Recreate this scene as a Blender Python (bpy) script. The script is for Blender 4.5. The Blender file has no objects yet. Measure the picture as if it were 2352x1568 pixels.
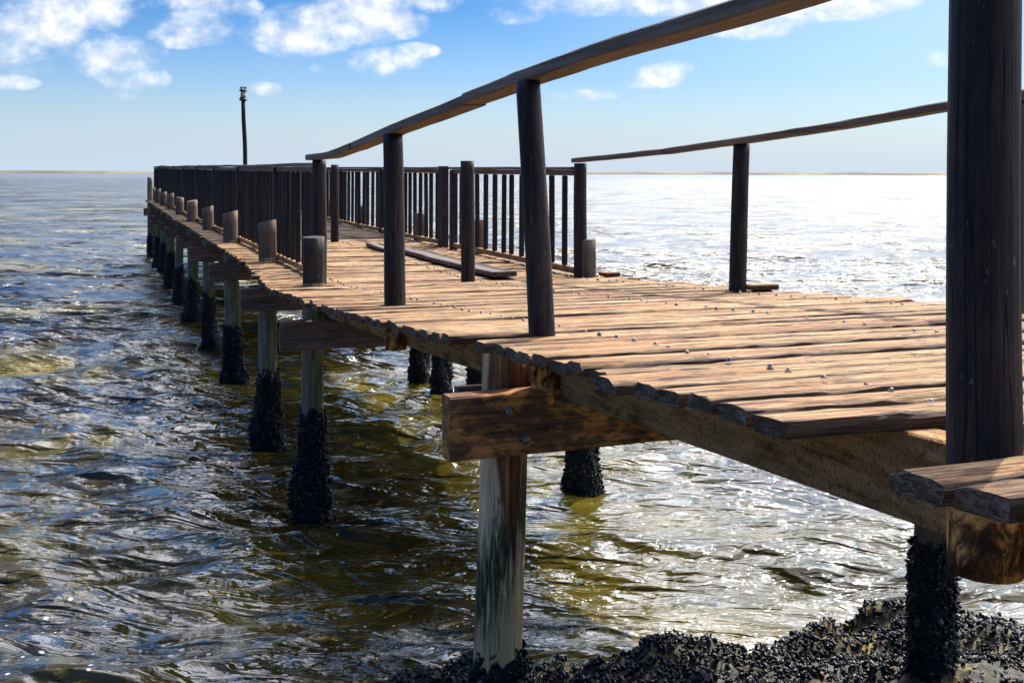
import bpy, math, random
import numpy as np
from mathutils import Vector, Matrix, noise as mn

random.seed(7); rng = np.random.default_rng(7)
S = bpy.context.scene
COL = S.collection
R = math.radians

# ------------------------------------------------------------------ camera
EYE = 3.0
YAW = R(19.6)
cam_d = bpy.data.cameras.new('camera'); cam = bpy.data.objects.new('camera', cam_d); COL.objects.link(cam)
cam_d.sensor_width = 36; cam_d.lens = 40.0; cam_d.shift_y = -0.165
cam_d.clip_start = 0.05; cam_d.clip_end = 20000
cam.matrix_world = Matrix.Translation((0, 0, EYE)) @ Matrix.Rotation(-YAW, 4, 'Z') @ Matrix.Rotation(R(90), 4, 'X') @ Matrix.Rotation(R(0.14), 4, 'Z')
S.camera = cam

# ------------------------------------------------------------------ light
SUN_AZ = R(50)      # clockwise from +Y
SUN_EL = R(48)
sd = bpy.data.lights.new('sun', 'SUN'); sun = bpy.data.objects.new('sun', sd); COL.objects.link(sun)
sd.energy = 4.8; sd.angle = R(0.53); sd.color = (1.0, 0.93, 0.82)
sdir = Vector((math.sin(SUN_AZ)*math.cos(SUN_EL), math.cos(SUN_AZ)*math.cos(SUN_EL), math.sin(SUN_EL)))
sun.rotation_euler = sdir.to_track_quat('Z', 'Y').to_euler()
sun.location = (10, 10, 20)

S.view_settings.view_transform = 'Standard'; S.view_settings.look = 'None'
S.view_settings.gamma = 1; S.view_settings.exposure = 0.75
S.view_settings.use_curve_mapping = False
S.cycles.use_denoising = True
try: S.cycles.denoiser = 'OPENIMAGEDENOISE'
except Exception: pass
S.cycles.max_bounces = 5; S.cycles.diffuse_bounces = 3; S.cycles.glossy_bounces = 3
S.cycles.sample_clamp_indirect = 6
S.cycles.sample_clamp_direct = 0
S.cycles.use_adaptive_sampling = True; S.cycles.adaptive_threshold = 0.01

# node helpers ---------------------------------------------------------------
class NT:
    def __init__(s, tree): s.t = tree; tree.nodes.clear()
    def n(s, typ, **kw):
        nd = s.t.nodes.new(typ)
        for k, v in kw.items(): setattr(nd, k, v)
        return nd
    def put(s, sock, v):
        if v is None: return
        if hasattr(v, 'links') or hasattr(v, 'is_output'): s.t.links.new(v, sock)
        elif isinstance(v, (tuple, list)) and len(v) == 3 and sock.type == 'RGBA': sock.default_value = (*v, 1)
        else: sock.default_value = v
    def m(s, op, a, b=None, c=None, clamp=False):
        nd = s.n('ShaderNodeMath', operation=op, use_clamp=clamp)
        for i, v in enumerate((a, b, c)): s.put(nd.inputs[i], v)
        return nd.outputs[0]
    def v(s, op, a, b=None, out=0):
        nd = s.n('ShaderNodeVectorMath', operation=op)
        s.put(nd.inputs[0], a)
        if b is not None: s.put(nd.inputs[1], b)
        return nd.outputs[out]
    def mix(s, f, a, b, mode='MIX'):
        nd = s.n('ShaderNodeMix', data_type='RGBA', blend_type=mode)
        s.put(nd.inputs[0], f); s.put(nd.inputs[6], a); s.put(nd.inputs[7], b)
        return nd.outputs[2]
    def noise(s, vec, scale, detail=4, rough=.55, dist=0.0):
        nd = s.n('ShaderNodeTexNoise'); s.put(nd.inputs['Vector'], vec)
        nd.inputs['Scale'].default_value = scale; nd.inputs['Detail'].default_value = detail
        nd.inputs['Roughness'].default_value = rough; nd.inputs['Distortion'].default_value = dist
        return nd.outputs['Fac']
    def ramp(s, f, stops):
        nd = s.n('ShaderNodeValToRGB'); s.put(nd.inputs[0], f)
        e = nd.color_ramp.elements
        while len(e) < len(stops): e.new(0.5)
        for i, (p, c) in enumerate(stops):
            e[i].position = p
            e[i].color = (c, c, c, 1) if isinstance(c, (int, float)) else (*c, 1)
        return nd.outputs[0]
    def rng(s, v, a, b, lo=0.0, hi=1.0, smooth=False):
        nd = s.n('ShaderNodeMapRange', interpolation_type='SMOOTHSTEP' if smooth else 'LINEAR')
        s.put(nd.inputs[0], v)
        for i, q in enumerate((a, b, lo, hi)): s.put(nd.inputs[i+1], q)
        return nd.outputs[0]
    def scale(s, vec, sc): return s.v('MULTIPLY', vec, tuple(sc))
    def bump(s, h, dist, strength=1.0, nrm=None):
        nd = s.n('ShaderNodeBump'); nd.inputs['Strength'].default_value = strength
        nd.inputs['Distance'].default_value = dist; s.put(nd.inputs['Height'], h)
        if nrm: s.put(nd.inputs['Normal'], nrm)
        return nd.outputs[0]

# ------------------------------------------------------------------ world
W = bpy.data.worlds.new('World'); S.world = W; W.use_nodes = True
w = NT(W.node_tree)
sky = w.n('ShaderNodeTexSky', sky_type='NISHITA'); sky.sun_disc = False
sky.sun_elevation = SUN_EL; sky.sun_rotation = SUN_AZ
sky.altitude = 0; sky.air_density = 1.0; sky.dust_density = 1.3; sky.ozone_density = 1.6
tc = w.n('ShaderNodeTexCoord'); D = w.v('NORMALIZE', tc.outputs['Generated'])
sep = w.n('ShaderNodeSeparateXYZ'); w.put(sep.inputs[0], D); dz = sep.outputs[2]
fw = Vector((math.sin(YAW), math.cos(YAW), 0)); rt = Vector((math.cos(YAW), -math.sin(YAW), 0))
n1 = w.noise(w.scale(D, (1, 1, 1.5)), 17, 7, .56)
n2 = w.noise(w.scale(D, (1, 1, 1.3)), 52, 5, .55)
nn = w.m('ADD', w.m('MULTIPLY', n1, .64), w.m('MULTIPLY', n2, .36))
# individual clouds: (image x, image y, half width, half height, density) -> directions in the sky
F = 2613.0
clouds = [(60,70,110,60,.95),(170,20,110,45,.9),(40,120,60,40,.6),(270,135,85,42,1.15),(310,180,60,28,.85),(230,150,70,20,.5),
 (455,60,75,36,1.0),(400,90,60,20,.7),(500,20,80,30,.6),(400,0,110,24,.9),(770,55,130,44,1.35),(690,90,95,36,1.1),(840,40,90,44,1.25),(900,55,70,30,.8),(860,5,80,30,1.0),(640,70,100,30,.6),
 (880,145,70,30,.85),(820,150,40,16,.5),(955,118,45,16,.6),(1515,172,52,24,1.15),(1480,190,40,14,.6),(1560,155,60,16,.5),(605,205,32,14,.7),
 (1450,0,120,24,1.1),(1560,12,150,24,.9),(1290,10,170,26,.6),(1820,10,150,34,.9),(1730,55,90,28,.7),(1950,0,120,34,.9),
 (30,192,44,14,.7),(740,157,28,12,.4),(285,222,26,12,.45),(1170,20,80,30,.5),(1000,8,70,20,.6),(120,-20,200,30,.9),(2170,130,40,16,.5),(1340,220,70,14,.2),(60,140,60,30,.4)]
mask = None
for (px, py, rx, ry, dn) in clouds:
    c = (fw + rt*((px-1176)/F) + Vector((0, 0, (396-py)/F))).normalized()
    e1 = Vector((c.y, -c.x, 0)).normalized(); e2 = e1.cross(c) * -1
    if e2.z < 0: e2 = -e2
    a = w.v('DOT_PRODUCT', D, tuple(e1*(F/rx/1.38)), out=1); b = w.v('DOT_PRODUCT', D, tuple(e2*(F/ry/1.38)), out=1)
    q = w.m('ADD', w.m('MULTIPLY', a, a), w.m('MULTIPLY', b, b))
    front = w.v('DOT_PRODUCT', D, tuple(c), out=1)
    q = w.m('ADD', q, w.m('MULTIPLY', w.m('SUBTRACT', 1, front), 6))
    k = w.m('MULTIPLY', w.m('SUBTRACT', 1, q, clamp=True), dn)
    mask = k if mask is None else w.m('MAXIMUM', mask, k)
det = w.m('ADD', mask, w.m('MULTIPLY', w.m('SUBTRACT', nn, .5), 3.8))
cov1 = w.m('MULTIPLY', w.rng(det, -.05, 1.3, smooth=True), w.rng(mask, 0, .22, smooth=True))
# broken cloud added out of view, overbright to whiten its reflections in the water
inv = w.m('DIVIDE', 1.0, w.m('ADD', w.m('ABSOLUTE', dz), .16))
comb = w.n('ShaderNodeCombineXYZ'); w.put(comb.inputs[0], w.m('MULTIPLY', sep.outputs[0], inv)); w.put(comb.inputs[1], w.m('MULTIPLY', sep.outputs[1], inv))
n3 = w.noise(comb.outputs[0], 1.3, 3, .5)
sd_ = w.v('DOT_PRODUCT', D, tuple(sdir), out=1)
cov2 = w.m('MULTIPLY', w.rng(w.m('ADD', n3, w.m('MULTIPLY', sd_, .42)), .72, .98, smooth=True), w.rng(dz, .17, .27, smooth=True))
cov = w.m('MAXIMUM', cov1, cov2)
hs = w.n('ShaderNodeHueSaturation'); hs.inputs['Saturation'].default_value = 1.35; hs.inputs['Value'].default_value = 1.0
w.put(hs.inputs['Color'], sky.outputs[0])
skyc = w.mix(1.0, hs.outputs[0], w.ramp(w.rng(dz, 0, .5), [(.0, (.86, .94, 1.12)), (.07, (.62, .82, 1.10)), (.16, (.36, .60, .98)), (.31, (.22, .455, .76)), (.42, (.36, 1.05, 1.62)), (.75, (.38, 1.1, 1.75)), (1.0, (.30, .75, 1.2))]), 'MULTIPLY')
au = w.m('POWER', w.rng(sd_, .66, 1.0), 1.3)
skyc = w.mix(w.m('MULTIPLY', au, .85), skyc, (15.0, 15.0, 15.0))   # bright veil added round the unseen sun to silver the water
hz = w.rng(dz, .0, .15)
# pale low haze belongs to the air itself
skyc = w.mix(w.m('MULTIPLY', w.m('POWER', w.m('SUBTRACT', 1, hz, clamp=True), 1.6), .88), skyc, (4.4, 5.45, 6.8))
cc = w.mix(w.rng(n2, .35, .65), (5.4, 5.9, 6.8), (8.4, 8.4, 8.5))
skyf = w.mix(w.m('MULTIPLY', cov1, .9), skyc, cc)
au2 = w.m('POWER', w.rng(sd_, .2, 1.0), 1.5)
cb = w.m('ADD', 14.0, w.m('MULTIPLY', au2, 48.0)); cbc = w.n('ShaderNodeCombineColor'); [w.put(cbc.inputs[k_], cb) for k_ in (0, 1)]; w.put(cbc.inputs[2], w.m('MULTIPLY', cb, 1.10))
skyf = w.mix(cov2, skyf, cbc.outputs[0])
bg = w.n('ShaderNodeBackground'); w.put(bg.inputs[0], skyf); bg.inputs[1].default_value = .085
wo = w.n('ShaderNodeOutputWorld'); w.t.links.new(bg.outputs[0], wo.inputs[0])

# ------------------------------------------------------------------ materials
def mat(name):
    m = bpy.data.materials.new(name); m.use_nodes = True
    return m, NT(m.node_tree)

def finish(n, col, rough, nrm=None, spec=.5, **kw):
    p = n.n('ShaderNodeBsdfPrincipled'); n.put(p.inputs['Base Color'], col); n.put(p.inputs['Roughness'], rough)
    n.put(p.inputs['Specular IOR Level'], spec)
    if nrm: n.put(p.inputs['Normal'], nrm)
    for k, v in kw.items(): n.put(p.inputs[k], v)
    o = n.n('ShaderNodeOutputMaterial'); n.t.links.new(p.outputs[0], o.inputs[0])
    return p

def coords(n, per_object=True):
    t = n.n('ShaderNodeTexCoord').outputs['Object']
    if per_object:
        r_ = n.n('ShaderNodeObjectInfo').outputs['Random']
        off = n.n('ShaderNodeCombineXYZ'); n.put(off.inputs[0], n.m('MULTIPLY', r_, 37.0)); n.put(off.inputs[1], n.m('MULTIPLY', r_, 61.0)); n.put(off.inputs[2], n.m('MULTIPLY', r_, 23.0))
        return n.v('ADD', t, off.outputs[0]), r_
    return t, None

def wood(name, cols, axis='X', grain=1.0, crack=1.0, rough=.75, bumpd=.004, stain=None, spec=.3, worldpat=False, stain_amt=.5, vary=.35):
    """cols = (dark, mid, light) ; grain lines run along the local axis."""
    m, n = mat(name)
    P, rnd = coords(n, True)
    st = {'X': (1.0, 26, 26), 'Y': (26, 1.0, 26), 'Z': (26, 26, 1.0)}[axis]
    big = {'X': (.6, 5, 5), 'Y': (5, .6, 5), 'Z': (5, 5, .6)}[axis]
    warp = n.noise(P, 2.2, 3, .6)
    Pw = n.v('ADD', P, n.v('SCALE', n.n('ShaderNodeTexNoise').outputs['Color']))
    Pw = P
    g1 = n.noise(n.scale(P, st), 1.7*grain, 7, .68, .35)
    g2 = n.noise(n.scale(P, tuple(q*3.2 if q > 1 else q*1.4 for q in st)), 1.5*grain, 5, .7)
    g3 = n.noise(n.scale(P, big), 1.6, 5, .62, .6)
    gg = n.m('ADD', n.m('MULTIPLY', g1, .6), n.m('MULTIPLY', g2, .4))
    c = n.ramp(n.m('ADD', n.m('MULTIPLY', gg, .65), n.m('MULTIPLY', g3, .35)), [(.36, cols[0]), (.47, cols[1]), (.60, cols[2])])
    if stain:
        s1 = n.noise(n.scale(P, tuple(q*.5 for q in big)), 3.4, 6, .66, .8)
        c = n.mix(n.m('MULTIPLY', n.rng(s1, .46, .62, smooth=True), stain_amt), c, stain)
    # cracks
    ck = n.noise(n.scale(P, tuple(q*.33 if q > 1 else q*.55 for q in st)), 2.0, 4, .55, .2)
    ckm = n.m('SUBTRACT', 1, n.rng(n.m('ABSOLUTE', n.m('SUBTRACT', ck, .5)), .0, .018), clamp=True)
    ckm = n.m('MULTIPLY', ckm, n.m('MULTIPLY', n.rng(n.noise(P, 3.1, 3, .5), .45, .6), crack))
    c = n.mix(n.m('MULTIPLY', ckm, .85), c, tuple(q*.22 for q in cols[0]))
    # per-piece brightness
    c = n.mix(1.0, c, n.ramp(rnd, [(0, 1-vary), (1, 1.0+vary*.25)]), 'MULTIPLY')
    h = n.m('SUBTRACT', n.m('ADD', n.m('MULTIPLY', g1, .6), n.m('MULTIPLY', g2, .5)), n.m('MULTIPLY', ckm, .9))
    nr = n.bump(h, bumpd, 1.0)
    finish(n, c, rough, nr, spec)
    return m

M = {}
m, n = mat('deck_wood'); P, rnd = coords(n)
T = n.n('ShaderNodeTexCoord').outputs['Object']; sp = n.n('ShaderNodeSeparateXYZ'); n.put(sp.inputs[0], T)
ga = n.noise(n.scale(P, (1.6, 34, 34)), 1.5, 8, .72, .25)
gb = n.noise(n.scale(P, (3.0, 90, 90)), 1.7, 5, .7, .2)
gc = n.noise(n.scale(P, (.9, 9, 9)), 1.8, 6, .66, .7)
gd = n.noise(n.scale(P, (5, 11, 11)), 1.9, 6, .72, .5)
f = n.m('ADD', n.m('MULTIPLY', ga, .55), n.m('MULTIPLY', gb, .45))
c = n.ramp(f, [(.38, (.05,.024,.011)), (.455, (.20,.118,.046)), (.53, (.35,.240,.112)), (.63, (.52,.40,.225))])
c = n.mix(n.m('MULTIPLY', n.rng(gc, .45, .57, smooth=True), .85), c, n.ramp(gb, [(.38, (.07,.020,.007)), (.50, (.28,.120,.036)), (.62, (.50,.27,.10))]))
c = n.mix(n.m('MULTIPLY', n.rng(gd, .54, .64, smooth=True), .75), c, (.07,.035,.018))
ed = n.m('ADD', n.m('ABSOLUTE', sp.outputs[1]), n.m('MULTIPLY', n.m('SUBTRACT', n.noise(n.scale(P, (6, 20, 20)), 1.5, 5, .7), .5), .05))
edm = n.rng(ed, .043, .060, smooth=True)       # fibrous edge dirt, darkened to paint in the shaded gaps between boards
c = n.mix(n.m('MULTIPLY', edm, .9), c, (.04,.018,.008))
ck = n.noise(n.scale(P, (.55, 13, 13)), 1.7, 4, .55, .2)
ckm = n.m('MULTIPLY', n.m('SUBTRACT', 1, n.rng(n.m('ABSOLUTE', n.m('SUBTRACT', ck, .5)), .0, .014), clamp=True), n.rng(n.noise(P, 2.3, 3, .5), .42, .55))
c = n.mix(n.m('MULTIPLY', ckm, .9), c, (.02,.009,.004))
tone = n.n('ShaderNodeValToRGB'); n.put(tone.inputs[0], rnd); e_ = tone.color_ramp.elements
e_[0].color = (.50,.42,.36,1); e_[1].color = (1.08,1.05,1.0,1); q_ = e_.new(.3); q_.color = (.95,.86,.76,1); q_ = e_.new(.6); q_.color = (1.0,1.0,1.0,1)
c = n.mix(1.0, c, tone.outputs[0], 'MULTIPLY')
h = n.m('SUBTRACT', n.m('ADD', n.m('MULTIPLY', ga, .8), n.m('ADD', n.m('MULTIPLY', gb, .5), n.m('MULTIPLY', gd, -.5))), n.m('MULTIPLY', ckm, .9))
finish(n, c, .78, n.bump(h, .012), .25); M['deck'] = m
M['end'] = None
m, n = mat('stringer_wood'); P, rnd = coords(n)
ga = n.noise(n.scale(P, (26, 1.6, 26)), 1.5, 7, .7, .3); gb = n.noise(n.scale(P, (2, 1.6, 2)), 2.6, 6, .66, .6)
pit = n.noise(P, 85, 4, .7); pg = n.noise(P, 140, 3, .6)
c = n.ramp(n.m('ADD', n.m('MULTIPLY', ga, .5), n.m('MULTIPLY', gb, .5)), [(.40, (.12,.055,.020)), (.50, (.38,.20,.080)), (.62, (.58,.34,.15))])
c = n.mix(n.m('MULTIPLY', n.rng(gb, .5, .64, smooth=True), .4), c, (.12,.10,.035))
c = n.mix(n.m('MULTIPLY', n.rng(pit, .54, .62, smooth=True), .7), c, (.035,.024,.014))
c = n.mix(n.m('MULTIPLY', n.rng(pg, .58, .66), .4), c, (.42,.34,.22))
finish(n, c, .9, n.bump(n.m('SUBTRACT', ga, pit), .010), .15); M['stringer'] = m
def beam_mat(name, base, mid, hot, hot_amt, knot):
    m, n = mat(name); P, rnd = coords(n)
    ga = n.noise(n.scale(P, (1.5, 30, 30)), 1.5, 7, .72, .6); gb = n.noise(n.scale(P, (2.2, 5, 5)), 1.6, 7, .7, 1.0); gc = n.noise(n.scale(P, (1, 1.6, 1.6)), 9, 6, .75, .4)
    c = n.ramp(ga, [(.38, base), (.62, mid)])
    c = n.mix(n.m('MULTIPLY', n.rng(n.m('ADD', n.m('MULTIPLY', gb, .6), n.m('MULTIPLY', gc, .4)), .46, .56, smooth=True), hot_amt), c, n.ramp(ga, [(.40, tuple(q*.4 for q in hot)), (.6, hot)]))
    c = n.mix(n.m('MULTIPLY', n.rng(gc, .40, .34), .5), c, tuple(q*.4 for q in base))
    vo = n.n('ShaderNodeTexVoronoi', feature='F1'); n.put(vo.inputs['Vector'], n.scale(P, (1.6, .01, 3.6))); vo.inputs['Scale'].default_value = 1.0
    kn = n.rng(n.m('ADD', vo.outputs['Distance'], n.m('MULTIPLY', gb, .08)), .17, .07, smooth=True)
    c = n.mix(n.m('MULTIPLY', kn, .8), c, n.ramp(vo.outputs['Distance'], [(.0, knot), (.10, knot), (.15, tuple(q*.25 for q in base))]))
    finish(n, c, .8, n.bump(n.m('ADD', ga, n.m('MULTIPLY', gc, .5)), .008), .25)
    return m
M['beam'] = beam_mat('crossbeam_wood', (.050,.027,.015), (.20,.10,.045), (.75,.30,.075), .88, (.40,.24,.11))
M['beam_old'] = beam_mat('old_crossbeam_wood', (.060,.038,.030), (.19,.13,.10), (.38,.18,.14), .6, (.42,.30,.16))
m, n = mat('dark_post_wood'); P, rnd = coords(n)
ga = n.noise(n.scale(P, (34, 34, 1.3)), 1.5, 8, .74, .3); gb = n.noise(n.scale(P, (5, 5, 1.4)), 1.7, 6, .66, .8); gs = n.noise(n.scale(P, (1, 1, .5)), 60, 3, .6)
c = n.ramp(ga, [(.36, (.0035,.0026,.002)), (.50, (.016,.010,.008)), (.66, (.05,.031,.022))])
c = n.mix(n.m('MULTIPLY', n.rng(gb, .50, .66, smooth=True), .6), c, (.062,.034,.020))
c = n.mix(n.m('MULTIPLY', n.rng(gs, .66, .72), .5), c, (.20,.16,.12))
ck = n.noise(n.scale(P, (10, 10, .22)), 1.9, 3, .5); ckm = n.m('MULTIPLY', n.m('SUBTRACT', 1, n.rng(n.m('ABSOLUTE', n.m('SUBTRACT', ck, .5)), 0, .012), clamp=True), n.rng(gb, .44, .54))
c = n.mix(ckm, c, (.0015,.001,.001))
finish(n, c, .62, n.bump(n.m('SUBTRACT', n.m('ADD', ga, n.m('MULTIPLY', gb, .6)), n.m('MULTIPLY', ckm, 1.5)), .007), .3); M['post'] = m
M['slat'] = wood('dark_slat_wood', ((.007,.005,.004), (.018,.012,.009), (.035,.023,.017)), 'Z', 1.0, .4, .7, .002)
M['rail'] = wood('rail_wood', ((.04,.026,.017), (.11,.074,.047), (.22,.155,.10)), 'Y', .9, .9, .65, .004, (.13,.07,.04), stain_amt=.3, vary=.1)
M['railend'] = M['rail']
M['stub'] = wood('pile_head_wood', ((.045,.03,.021), (.125,.085,.057), (.24,.175,.12)), 'Z', .9, 1.0, .8, .004, (.16,.09,.055))

def pile_mat(name, pale, green_lo, green_hi, rust, green=(.035,.05,.012)):
    m, n = mat(name)
    P, rnd = coords(n)
    T = n.n('ShaderNodeTexCoord').outputs['Object']
    sp = n.n('ShaderNodeSeparateXYZ'); n.put(sp.inputs[0], T)
    g1 = n.noise(n.scale(P, (30, 30, 1.2)), 1.6, 7, .68, .3)
    g2 = n.noise(n.scale(P, (9, 9, 1.1)), 1.6, 5, .6, .5)
    c = n.ramp(g1, [(.33, tuple(q*(.62 if rust else .35) for q in pale)), (.5, pale), (.68, tuple(min(1, q*1.35) for q in pale))])
    gfine = n.noise(n.scale(P, (40, 40, 2.5)), 1.5, 6, .75, .3)
    wav = n.m('MULTIPLY', n.m('SUBTRACT', g2, .5), .06)
    if rust:
        # algae: near-black green fringe at mid height, thinner olive film below it
        zz = n.m('ADD', sp.outputs[2], n.m('ADD', n.m('MULTIPLY', n.m('SUBTRACT', gfine, .5), .9), n.m('MULTIPLY', sp.outputs[0], -2.2)))
        band = n.m('MULTIPLY', n.rng(zz, 1.72, 1.58, smooth=True), n.rng(zz, 1.18, 1.46, smooth=True))
        film = n.m('MULTIPLY', n.rng(zz, 1.5, 1.25, smooth=True), .8)
        c = n.mix(n.m('MULTIPLY', film, n.rng(gfine, .30, .5)), c, (.36,.235,.10))
        c = n.mix(n.m('MULTIPLY', band, n.rng(gfine, .22, .50)), c, (.022,.030,.010))
        # rust-brown streak running down from the crossbeam bolts
        xx = n.m('ADD', sp.outputs[0], .004); wd = n.rng(sp.outputs[2], 1.32, 2.0, .002, .085)
        d = n.m('SUBTRACT', n.m('ABSOLUTE', n.m('ADD', xx, wav)), wd)
        rm = n.m('MULTIPLY', n.rng(d, .006, -.006, smooth=True), n.rng(sp.outputs[2], 1.30, 1.36))
        up = n.rng(n.m('ADD', sp.outputs[0], wav), -.04, -.025, smooth=True)  # above the crossbeam the pile turns dark brown towards one side
        rm = n.m('MAXIMUM', rm, n.m('MULTIPLY', up, n.rng(sp.outputs[2], 1.98, 2.03)))
        c = n.mix(n.m('MULTIPLY', rm, .93), c, n.ramp(n.m('ADD', n.m('MULTIPLY', g1, .5), n.m('MULTIPLY', g2, .5)), [(.40, (.022,.010,.006)), (.50, (.13,.042,.012)), (.60, (.42,.15,.035))]))
        gm = band
    else:
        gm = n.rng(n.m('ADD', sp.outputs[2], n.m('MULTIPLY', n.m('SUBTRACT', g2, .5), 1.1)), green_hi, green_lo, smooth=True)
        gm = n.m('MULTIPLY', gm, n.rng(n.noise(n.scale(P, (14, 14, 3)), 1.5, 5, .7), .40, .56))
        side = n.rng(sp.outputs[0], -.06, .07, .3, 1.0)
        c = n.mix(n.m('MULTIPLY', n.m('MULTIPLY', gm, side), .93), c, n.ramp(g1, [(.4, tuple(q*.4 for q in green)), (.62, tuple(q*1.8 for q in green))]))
    ck = n.noise(n.scale(P, (9, 9, .5)), 2.0, 3, .5)
    ckm = n.m('MULTIPLY', n.m('SUBTRACT', 1, n.rng(n.m('ABSOLUTE', n.m('SUBTRACT', ck, .5)), 0, .012), clamp=True), n.rng(g2, .45, .55))
    c = n.mix(n.m('MULTIPLY', ckm, .8), c, (.02,.014,.01))
    nr = n.bump(n.m('SUBTRACT', n.m('ADD', g1, n.m('MULTIPLY', gm, .4)), ckm), .005)
    finish(n, c, .8, nr, .3)
    return m
M['pile_pale'] = pile_mat('pale_pile_wood', (.66,.44,.25), 1.0, 1.9, True)
M['pile'] = pile_mat('algae_pile_wood', (.22,.175,.11), 1.0, 2.3, False, (.05,.075,.012))
M['pile_brown'] = pile_mat('brown_pile_wood', (.12,.08,.045), .9, 1.3, False)

# dark post whose foot is weathered orange under the deck
m, n = mat('post_foot_wood'); P, rnd = coords(n)
g1 = n.noise(n.scale(P, (24, 24, 2.5)), 1.6, 7, .68, .5); g2 = n.noise(n.scale(P, (1, 1, .7)), 17, 7, .74, .9); g3 = n.noise(P, 6, 5, .6)
f = n.m('ADD', n.m('MULTIPLY', g2, .55), n.m('ADD', n.m('MULTIPLY', g3, .3), n.m('MULTIPLY', g1, .15)))
c = n.ramp(f, [(.43, (.035,.018,.012)), (.485, (.13,.055,.022)), (.53, (.55,.25,.07)), (.60, (.85,.48,.17))])
finish(n, c, .88, n.bump(f, .016), .15); M['foot'] = m

# grey end grain
m, n = mat('end_grain_wood'); P, rnd = coords(n)
v1 = n.noise(n.v('ADD', n.scale(P, (1, .35, 1.2)), n.scale(P, (0, 0, 0))), 95, 5, .7, 1.2); v2 = n.noise(P, 11, 5, .65)
c = n.ramp(v1, [(.38, (.028,.018,.012)), (.5, (.11,.078,.052)), (.64, (.22,.17,.125))])
c = n.mix(n.rng(v2, .45, .62), c, (.085,.045,.025))
finish(n, c, .85, n.bump(v1, .006), .2); M['end'] = m

m, n = mat('bolt_steel'); P, _ = coords(n)
finish(n, n.ramp(n.noise(P, 60, 3), [(.4, (.09,.055,.035)), (.6, (.26,.23,.20))]), .5, None, .5, Metallic=.4); M['bolt'] = m

m, n = mat('mussel_shell'); P, _ = coords(n, False)  # blue-black
at = n.n('ShaderNodeAttribute', attribute_name='tone'); tn = at.outputs['Fac']
c = n.ramp(tn, [(.0, (.003,.0035,.005)), (.8, (.008,.009,.013)), (.93, (.03,.022,.017)), (.99, (.14,.12,.09))])
finish(n, c, n.rng(tn, 0, 1, .22, .5), n.bump(n.noise(P, 240, 3), .001), .22); M['mussel'] = m
m, n = mat('encrusted_base'); P, _ = coords(n, False)
finish(n, n.ramp(n.noise(P, 30, 5, .7), [(.4, (.006,.006,.005)), (.56, (.02,.019,.013)), (.68, (.06,.055,.03))]), .8, n.bump(n.noise(P, 50, 5, .7), .02), .3); M['crust'] = m
m, n = mat('shore_rock'); P, _ = coords(n, False)
a = n.noise(P, 3.2, 7, .66, .4); b = n.noise(P, 13, 7, .7); wt = n.noise(P, 1.6, 4, .5)
c = n.ramp(a, [(.42, (.010,.009,.006)), (.54, (.03,.026,.013)), (.68, (.20,.14,.05))])
c = n.mix(n.rng(b, .48, .62), c, n.ramp(wt, [(.44, (.035,.042,.008)), (.54, (.06,.055,.013)), (.62, (.36,.27,.075))]))
finish(n, c, n.rng(wt, .4, .6, .6, .9), n.bump(n.m('ADD', a, n.m('MULTIPLY', b, .5)), .06), .5); M['rock'] = m
m, n = mat('sand'); P, _ = coords(n, False)
finish(n, n.ramp(n.noise(n.scale(P, (.01, .01, .1)), 1, 5), [(.4, (.07,.06,.042)), (.6, (.17,.145,.10))]), .9, None, .2); M['sand'] = m
m, n = mat('sea_bed'); finish(n, (.06,.05,.03), .9); M['bed'] = m
m, n = mat('beacon_black'); finish(n, (.018,.03,.03), .5); M['black'] = m
m, n = mat('beacon_yellow'); P, _ = coords(n)
finish(n, n.ramp(n.noise(P, 12, 4), [(.4, (.30,.24,.12)), (.6, (.52,.45,.27))]), .6); M['yellow'] = m

# water
m, n = mat('sea_water'); P, _ = coords(n, False)
def rot2(vec, ang):
    nd = n.n('ShaderNodeVectorRotate', rotation_type='Z_AXIS'); n.put(nd.inputs['Vector'], vec); nd.inputs['Angle'].default_value = ang
    return nd.outputs[0]
Pc = rot2(P, YAW)                 # wind direction: crests roughly across the pier
def slopes(vec, sc, detail, rough, ax, ay):
    nd = n.n('ShaderNodeTexNoise'); n.put(nd.inputs['Vector'], vec); nd.inputs['Scale'].default_value = sc
    nd.inputs['Detail'].default_value = detail; nd.inputs['Roughness'].default_value = rough; nd.inputs['Distortion'].default_value = .4
    return n.v('MULTIPLY', n.v('SUBTRACT', nd.outputs['Color'], (.5, .5, .5)), (ax, ay, 0))
sl = n.v('ADD', slopes(n.scale(rot2(Pc, .25), (.45, 1.5, 1)), 1.1, 3, .5, .8, 1.6), slopes(n.scale(rot2(Pc, -.3), (.6, 2.0, 1)), 4.2, 2, .5, .9, 1.5))
sl = n.v('ADD', sl, slopes(n.scale(rot2(Pc, .1), (.4, 1.3, 1)), .32, 3, .5, .5, 1.3))
sl = n.v('ADD', sl, slopes(n.scale(Pc, (1, 1.5, 1)), 22, 2, .6, .6, .8))
open_w = n.rng(n.v('LENGTH', n.v('MULTIPLY', P, (1, 1, 0)), out=1), 9.0, 32.0, .15, 2.5, smooth=True)   # the water is choppier away from the shore
gust = n.rng(n.noise(n.scale(Pc, (.12, .3, 1)), 1.0, 3, .5), .35, .65, .75, 1.25)
lee = n.rng(n.v('LENGTH', n.v('MULTIPLY', P, (1, 1, 0)), out=1), 300.0, 700.0, 1.0, .35, smooth=True)   # calmer under the far shore
sc_ = n.m('MULTIPLY', n.m('MULTIPLY', open_w, gust), lee); cs_ = n.n('ShaderNodeCombineXYZ'); n.put(cs_.inputs[0], sc_); n.put(cs_.inputs[1], sc_)
sl = n.v('MULTIPLY', rot2(sl, -YAW), cs_.outputs[0])
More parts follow.
